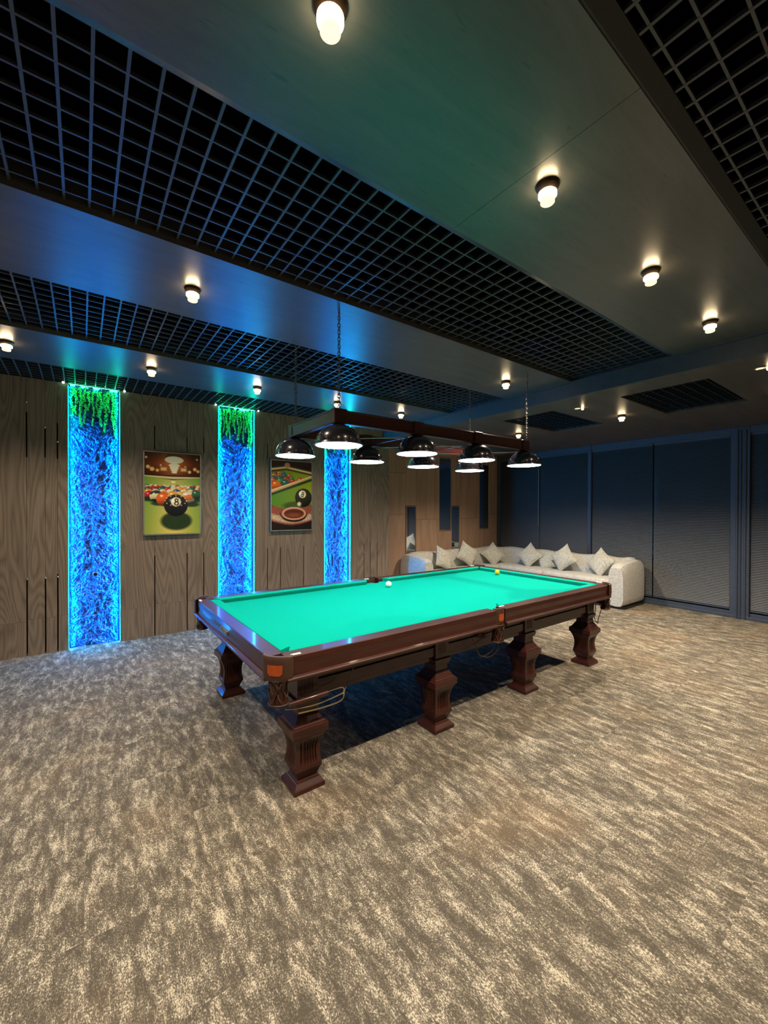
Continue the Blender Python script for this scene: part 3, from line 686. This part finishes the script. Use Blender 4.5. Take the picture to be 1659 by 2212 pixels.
# legs
LEGX = [1.112, 2.255, 3.40, 4.546]; LEGY = [2.365, 3.925]
PROF = [(.060, .060), (.062, .068), (.064, .074), (.080, .115), (.087, .128), (.0865, .15), (.080, .18), (.0765, .215), (.078, .25), (.084, .285), (.094, .315), (.103, .332), (.106, .338), (.106, .348), (.118, .350), (.118, .398), (.104, .402), (.104, .408), (.097, .412), (.066, .462), (.063, .468), (.063, .508), (.074, .514), (.080, .530), (.084, .548), (.084, .558), (.070, .562), (.070, .742)]
def leg(cx, cy):
    b = B(); rings = []; N = 26; groove = []
    zs = []
    for (h0, z0), (h1, z1) in zip(PROF, PROF[1:]):
        n = max(1, int((z1-z0)/.02)) if .12 < z0 < .32 else 1
        for k in range(n): zs.append((h0+(h1-h0)*k/n, z0+(z1-z0)*k/n))
    zs.append(PROF[-1])
    for h, z in zs:
        g = .010 if .155 < z < .30 else 0; g2 = .0
        ring = []
        for side in range(4):
            for k in range(N):
                t_ = -1+2*k/N; dep = 0
                if g and abs(t_) < .78 and (int((t_+.78)/.12) % 2 == 1): dep = g
                q = h-dep; p = (t_*h, -q)
                for _ in range(side): p = (-p[1], p[0])
                ring.append(b.verts.new((cx+p[0], cy+p[1], z)))
        rings.append(ring)
    n = 4*N
    for a, c in zip(rings, rings[1:]):
        for i in range(n): b.faces.new((a[i], a[(i+1) % n], c[(i+1) % n], c[i]))
    b.faces.new(rings[0]); b.faces.new(rings[-1])
    lg = obj('leg', b, M['wood'], T)
    f = B()
    def lv(h, z): return [f.verts.new((cx+sx*h, cy+sy*h, z)) for sx, sy in ((-1, -1), (1, -1), (1, 1), (-1, 1))]
    lvs = [lv(.100, 0), lv(.102, .004), lv(.102, .026), (lv(.097, .032)), lv(.078, .052), lv(.074, .054), lv(.070, .062), lv(.060, .066)]
    f.faces.new(lvs[0]); f.faces.new(lvs[-1])
    for a, c in zip(lvs, lvs[1:]):
        for i in range(4): f.faces.new((a[i], a[(i+1) % 4], c[(i+1) % 4], c[i]))
    obj('foot', f, M['wood'], lg)
    p = B(); oy = -1 if cy < 3 else 1                                   # fluted plaque on the block above the leg
    ya = cy+oy*.066
    box(p, cx-.062, min(ya, ya-oy*.012), .572, cx+.062, max(ya, ya-oy*.012), .735, .003)
    for k in range(5):
        xx = cx-.036+k*.018; tube(p, [(xx, ya+oy*.002, .595), (xx, ya+oy*.002, .715)], .0055, 6)
    obj('fluted_plaque', p, M['wood'], lg)
for y in LEGY:
    for x in LEGX: leg(x, y)
# pockets
def pocket(cx, cy, dx, dy, mid=False):
    """dx,dy: outward direction"""
    d = Vector((dx, dy, 0)).normalized(); s = Vector((-d.y, d.x, 0)); c = Vector((cx, cy, 0))
    def P(a, o, z): v = c+s*a+d*o; return (v.x, v.y, z)
    b = B(); hw = .068 if mid else .092; n = 14; bulge = .035 if mid else .05
    rows = []
    for z, k in ((TZ+.012, .93), (TZ+.006, 1.0), (TZ-.02, 1.0), (.80, 1.0), (.765, .96), (.75, .88)):
        rows.append([b.verts.new(P(-hw*math.cos(PI*i/n)*k, bulge*math.sin(PI*i/n)*k, z)) for i in range(n+1)])
    for z, k in ((.75, .74), (.80, .8), (TZ+.004, .8), (TZ+.012, .86)):
        rows.append([b.verts.new(P(-hw*math.cos(PI*i/n)*k, (bulge*math.sin(PI*i/n)-.014)*k, z)) for i in range(n+1)])
    rows.append(rows[0])
    for a, e in zip(rows, rows[1:]):
        for i in range(n): b.faces.new((a[i], a[i+1], e[i+1], e[i]))
    pk = obj('pocket', b, M['leather'], T, smooth=True, label='brown leather pocket')
    b = B(); m = 8; q = .62; ra = []
    for z in (.846, .84, .80, .785):
        kk = .80 if z in (.846,) else (.78 if z > .79 else .55)
        ra.append([(-q*kk+2*q*kk*i/m, z) for i in range(m+1)])
    va = [[b.verts.new(P(hw*u, bulge*math.sqrt(max(0, 1-u*u))+.0025, z)) for u, z in row] for row in ra]
    for a, e in zip(va, va[1:]):
        for i in range(m): b.faces.new((a[i], a[i+1], e[i+1], e[i]))
    obj('badge', b, M['badge'], pk, smooth=True, label='orange leather badge')
    # carved basket under the cup
    b = B(); rows = []; nn = 20
    for z, r in ((.752, .060), (.73, .050), (.70, .044), (.66, .046), (.625, .052), (.612, .056), (.60, .050)):
        rows.append([b.verts.new(P(r*math.cos(2*PI*i/nn)*(.9 if mid else 1), -.012+r*.85*math.sin(2*PI*i/nn)+(.006 if i % 4 == 0 else 0), z)) for i in range(nn)])
    for a, e in zip(rows, rows[1:]):
        for i in range(nn): b.faces.new((a[i], a[(i+1) % nn], e[(i+1) % nn], e[i]))
    b.faces.new(rows[-1])
    bk = obj('carved_basket', b, M['wood'], pk, smooth=True)
    b = B()
    for i in range(7):
        a = PI*(i+.5)/7; pts = []
        for k in range(9):
            z = .75-.15*k/8; r = .054+.006*math.cos(k*1.4+i); aa = a+.25*math.sin(k*.8+i*2)
            pts.append(P(-r*math.cos(aa), -.012+r*.85*math.sin(aa)+.004, z))
        tube(b, pts, .0042, 5)
    for z, r in ((.612, .058), (.752, .060)):
        tube(b, [P(-r*math.cos(a), -.010+r*.88*math.sin(a), z) for a in np.linspace(-.3, PI+.3, 18)], .0045, 5)
    obj('net_strands', b, M['leather'], pk, smooth=True)
    # pale brackets lying on the rail ends
    br = B(); 
    for sg in (-1, 1):
        if mid: a0 = Vector(P(sg*.060, -.035, 0)); dirv = s*sg
        else:
            a0 = Vector(P(sg*.070, -.020, 0)); dirv = Vector((-(1 if dx > 0 else -1), 0, 0)) if (s*sg).x*dx < 0 else Vector((0, -(1 if dy > 0 else -1), 0))
        L_ = .058; w = .010; n2 = Vector((-dirv.y, dirv.x, 0))
        if mid: pass
        bx = box(br, -w, -.002, TZ, w, L_, TZ+.007, .003, 2)
        mt = Matrix(((n2.x, dirv.x, 0), (n2.y, dirv.y, 0), (0, 0, 1)))
        vs_ = [v for v in br.verts if not getattr(v, 'tag', False)]
        for v in vs_:
            q3 = mt @ v.co; v.co = Vector((q3.x+a0.x, q3.y+a0.y, v.co.z)); v.tag = True
    obj('bracket', br, M['white'], pk, smooth=True, label='pale metal brackets')
for cx, cy, dx, dy, md in ((TX0+.055, TY0+.055, -1, -1, False), (TX1-.055, TY0+.055, 1, -1, False), (TX0+.055, TY1-.055, -1, 1, False), (TX1-.055, TY1-.055, 1, 1, False),
                           (TXM, TY0+.03, 0, -1, True), (TXM, TY1-.03, 0, 1, True)): pocket(cx, cy, dx, dy, md)
# wire ball racks under the pockets
def rack(pts_list, mat='rubber'):
    b = B()
    for pts in pts_list: tube(b, curve(pts, 6), .0042, 6)
    obj('ball_rack', b, M[mat], T, smooth=True, label='bent wire ball rack')
yr = TY0+.06
rack([[(.94, yr, .56), (1.10, yr-.02, .545), (1.28, yr-.02, .56), (1.33, yr-.01, .575), (1.40, yr+.02, .66), (1.44, yr+.035, .72)],
      [(1.00, yr-.05, .54), (1.15, yr-.06, .535), (1.28, yr-.06, .545), (1.33, yr-.01, .575)],
      [(1.06, yr+.04, .585), (1.15, yr, .59), (1.30, yr-.01, .60), (1.33, yr-.01, .575)]], 'brass')
b = B(); tube(b, [(.96, yr-.01, .585), (1.20, yr-.03, .60)], .016, 10); obj('roller', b, M['wood'], T, smooth=True)
rack([[(TXM+.06, yr, .59), (TXM-.02, yr-.02, .56), (TXM-.12, yr-.02, .52), (TXM-.20, yr-.01, .52), (TXM-.235, yr+.01, .60), (TXM-.26, yr+.03, .67)],
      [(TXM+.05, yr-.02, .585), (TXM-.03, yr-.05, .54), (TXM-.14, yr-.05, .51), (TXM-.20, yr-.01, .52)]])
xr = TX1-.05
rack([[(xr+.02-k*.03, TY0+.12+k*.06, .745), (xr+.03-k*.03, TY0+.12+k*.06, .69), (xr+.03-k*.03, TY0+.11+k*.06, .62), (xr-.03-k*.02, TY0+.10+k*.05, .56), (xr-.12-k*.02, TY0+.08+k*.03, .50), (xr-.17, TY0+.06, .465)] for k in range(3)], 'black')
b = B(); tube(b, [(xr-.04, TY0+.10, .675), (xr-.02, TY0+.42, .675)], .024, 10); obj('roller', b, M['wood'], T, smooth=True)
rack([[(TX0+.07, TY1-.12, .745), (TX0+.06, TY1-.13, .70), (TX0+.06, TY1-.15, .66), (TX0+.07, TY1-.30, .655), (TX0+.10, TY1-.42, .66), (TX0+.12, TY1-.44, .72)]], 'black')
rack([[(TXM-.06, TY1-.06, .62), (TXM+.10, TY1-.04, .54), (TXM+.24, TY1-.07, .66)]], 'black')
rack([[(TX1-.10, TY1-.06, .62), (TX1-.30, TY1-.04, .54), (TX1-.44, TY1-.07, .66)]], 'black')
# raised lettering on the end rail
cu = bpy.data.curves.new('t', 'FONT'); cu.body = 'CORBIT'; cu.size = .052; cu.extrude = .002; cu.align_x = 'CENTER'; cu.space_character = 1.15
tmp = bpy.data.objects.new('t', cu); C.objects.link(tmp); dg = bpy.context.evaluated_depsgraph_get(); me = bpy.data.meshes.new_from_object(tmp.evaluated_get(dg))
bpy.data.objects.remove(tmp)
b = B(); b.from_mesh(me); bmesh.ops.transform(b, verts=b.verts, matrix=Matrix(((0, 0, -1, 0), (-1, 0, 0, 0), (0, 1, 0, 0), (0, 0, 0, 1))))
bmesh.ops.translate(b, verts=b.verts, vec=(TX0+.001, 3.135, .797)); obj('lettering', b, M['brass'], T, label='small metal letters on the end rail')
# balls
for x, y, m_, lb in ((2.775, 3.68, 'ivory', 'white billiard ball lying left of centre on the green cloth'), (4.49, 3.53, 'yellow', 'yellow billiard ball near the far corner of the green cloth')):
    b = B(); sphere(b, (x, y, .84+.034), .034, 28, 18); tag(obj('billiard_ball', b, M[m_], smooth=True), lb, 'ball')

# ---------------------------------------------------------------- corner sofa and pillows
S = thing('corner_sofa', (7.6, 5.2, 0), 'large pale grey L shaped corner sofa along the blinds and the veneer wall', 'sofa')
def soft(name, x0, y0, z0, x1, y1, z1, r, mat='sofa', parent=S, puff=.0, seg=5):
    b = B(); box(b, x0, y0, z0, x1, y1, z1, r, seg)
    return obj(name, b, M[mat], parent, smooth=True)
b = B(); box(b, 7.47, 3.2, 0, 8.26, 6.5, .045); box(b, 5.25, 5.83, 0, 7.5, 6.5, .045); obj('plinth', b, M['black'], S)
soft('base', 7.45, 3.25, .045, 8.28, 6.52, .33, .05); soft('base', 5.24, 5.80, .045, 7.6, 6.52, .33, .05)
soft('seat_cushion', 7.43, 3.40, .28, 8.10, 4.75, .49, .06); soft('seat_cushion', 7.43, 4.76, .28, 8.10, 6.20, .49, .06); soft('seat_cushion', 5.42, 5.76, .28, 7.42, 6.20, .49, .06)
def back(name, pts, h):
    """curved backrest swept along pts (plan, centre line)"""
    b = B(); P_ = curve([(p[0], p[1], 0) for p in pts], 8); rings = []; n = 16
    for i, p in enumerate(P_):
        t_ = (P_[min(i+1, len(P_)-1)]-P_[max(i-1, 0)]).normalized(); s = Vector((t_.y, -t_.x, 0)); ring = []
        e = min(i, len(P_)-1-i); k_ = [.55, .85, .97][e] if e < 3 else 1
        for k in range(n):
            a = 2*PI*k/n; ca, sa = math.cos(a), math.sin(a); cx_ = .145*math.copysign(abs(ca)**.6, ca)*k_; z = .57+.265*math.copysign(abs(sa)**.55, sa)*(.7+.3*k_)*(1+h)
            ring.append(b.verts.new(p+s*cx_+Vector((0, 0, z+.012*math.sin(i*.5)))))
        rings.append(ring)
    for a, c in zip(rings, rings[1:]):
        for k in range(n): b.faces.new((a[k], a[(k+1) % n], c[(k+1) % n], c[k]))
    b.faces.new(rings[0]); b.faces.new(rings[-1]); obj(name, b, M['sofa'], S, smooth=True)
back('backrest', [(5.30, 6.37), (6.0, 6.38), (6.8, 6.39), (7.55, 6.38), (7.95, 6.28), (8.13, 6.0), (8.14, 5.5), (8.14, 4.9)], 0)
back('backrest', [(8.14, 4.95), (8.14, 4.4), (8.14, 3.9), (8.13, 3.5), (8.10, 3.3)], 0)
def arm(x0, x1, y0, y1, axis):
    b = B(); n = 20; rings = []; m = 10
    for i in range(m+1):
        f = i/m; e = min(f, 1-f)*2; k_ = min(1, .86+.14*math.sqrt(min(1, e*3))); rise = .06*f
        ring = []
        for k in range(n):
            a = 2*PI*k/n; ca, sa = math.cos(a), math.sin(a)
            u = .5*math.copysign(abs(ca)**.45, ca)*k_; v = .5*math.copysign(abs(sa)**(.35 if sa < 0 else .75), sa)*(k_ if sa > 0 else 1)
            z = .045+(.72+rise)*(.5+v)
            if axis == 'x': ring.append(b.verts.new((x0+(x1-x0)*f, (y0+y1)/2+(y1-y0)*u, z)))
            else: ring.append(b.verts.new(((x0+x1)/2+(x1-x0)*u, y0+(y1-y0)*f, z)))
        rings.append(ring)
    for a, c in zip(rings, rings[1:]):
        for k in range(n): b.faces.new((a[k], a[(k+1) % n], c[(k+1) % n], c[k]))
    b.faces.new(rings[0]); b.faces.new(rings[-1]); obj('armrest', b, M['sofa'], S, smooth=True)
arm(7.42, 8.27, 3.18, 3.47, 'x'); arm(5.18, 5.44, 5.76, 6.50, 'y')
def pillow_mesh(s=.44, th=.085):
    n = 14; me = B(); top = []; bot = []
    for sgn, store in ((1, top), (-1, bot)):
        for j in range(n+1):
            row = []
            for i in range(n+1):
                u, v = -1+2*i/n, -1+2*j/n; f = (1-abs(u)**2.4)*(1-abs(v)**2.4); pin = 1-.10*(1-abs(v)**2)*abs(u)**2; pin2 = 1-.10*(1-abs(u)**2)*abs(v)**2
                wr = .006*noise.noise(Vector((u*2.5, v*2.5, sgn*3)))
                z = sgn*(th*max(0, f)**.55)+wr*f
                row.append(me.verts.new((u*s/2*pin, v*s/2*pin2, z)))
            store.append(row)
    for st in (top, bot):
        for j in range(n):
            for i in range(n): me.faces.new((st[j][i], st[j][i+1], st[j+1][i+1], st[j+1][i]))
    bmesh.ops.remove_doubles(me, verts=me.verts, dist=.0004)
    return me
PM = None
def pillow(loc, yaw, lean, roll, lb, s=1.0):
    global PM
    if PM is None:
        o = obj('throw_pillow', pillow_mesh(), M['pil'], smooth=True); PM = o.data
        me = PM
    else:
        o = bpy.data.objects.new('throw_pillow', PM); C.objects.link(o)
    R_ = Matrix.Rotation(yaw, 4, 'Z') @ Matrix.Rotation(PI/2-lean, 4, 'X') @ Matrix.Rotation(roll, 4, 'Z')
    o.matrix_world = Matrix.Translation(loc) @ R_ @ Matrix.Scale(s, 4)
    tag(o, lb, 'pillow', 'throw pillows on the corner sofa')
# yaw 0: pillow faces -y ; yaw 90deg: faces +x ; -90deg: faces -x
pillow((6.02, 6.10, .70), .1, .30, math.radians(66), 'grey throw pillow at the far left end of the sofa')
pillow((6.74, 6.10, .745), -.25, .28, math.radians(56), 'grey throw pillow second from the left, under the narrow mirror')
pillow((7.55, 6.05, .69), -.55, .45, math.radians(38), 'grey throw pillow lying tilted in the corner of the sofa')
pillow((7.85, 5.32, .71), -PI/2+.15, .38, math.radians(48), 'grey throw pillow left of the middle of the long sofa side')
pillow((7.95, 4.95, .62), -PI/2+.1, .40, math.radians(25), 'grey throw pillow mostly hidden behind its neighbour', .85)
pillow((7.80, 4.50, .74), -PI/2-.05, .30, math.radians(40), 'large grey throw pillow standing on a corner in the middle of the long side')
pillow((7.86, 3.80, .72), -PI/2-.25, .35, math.radians(58), 'grey throw pillow against the right armrest of the sofa')
b = B(); box(b, 7.13, YB-.012, .87, 7.21, YB, .945, .004); tag(obj('wall_socket', b, M['black']), 'small dark wall socket on the veneer wall just above the sofa back', 'socket')
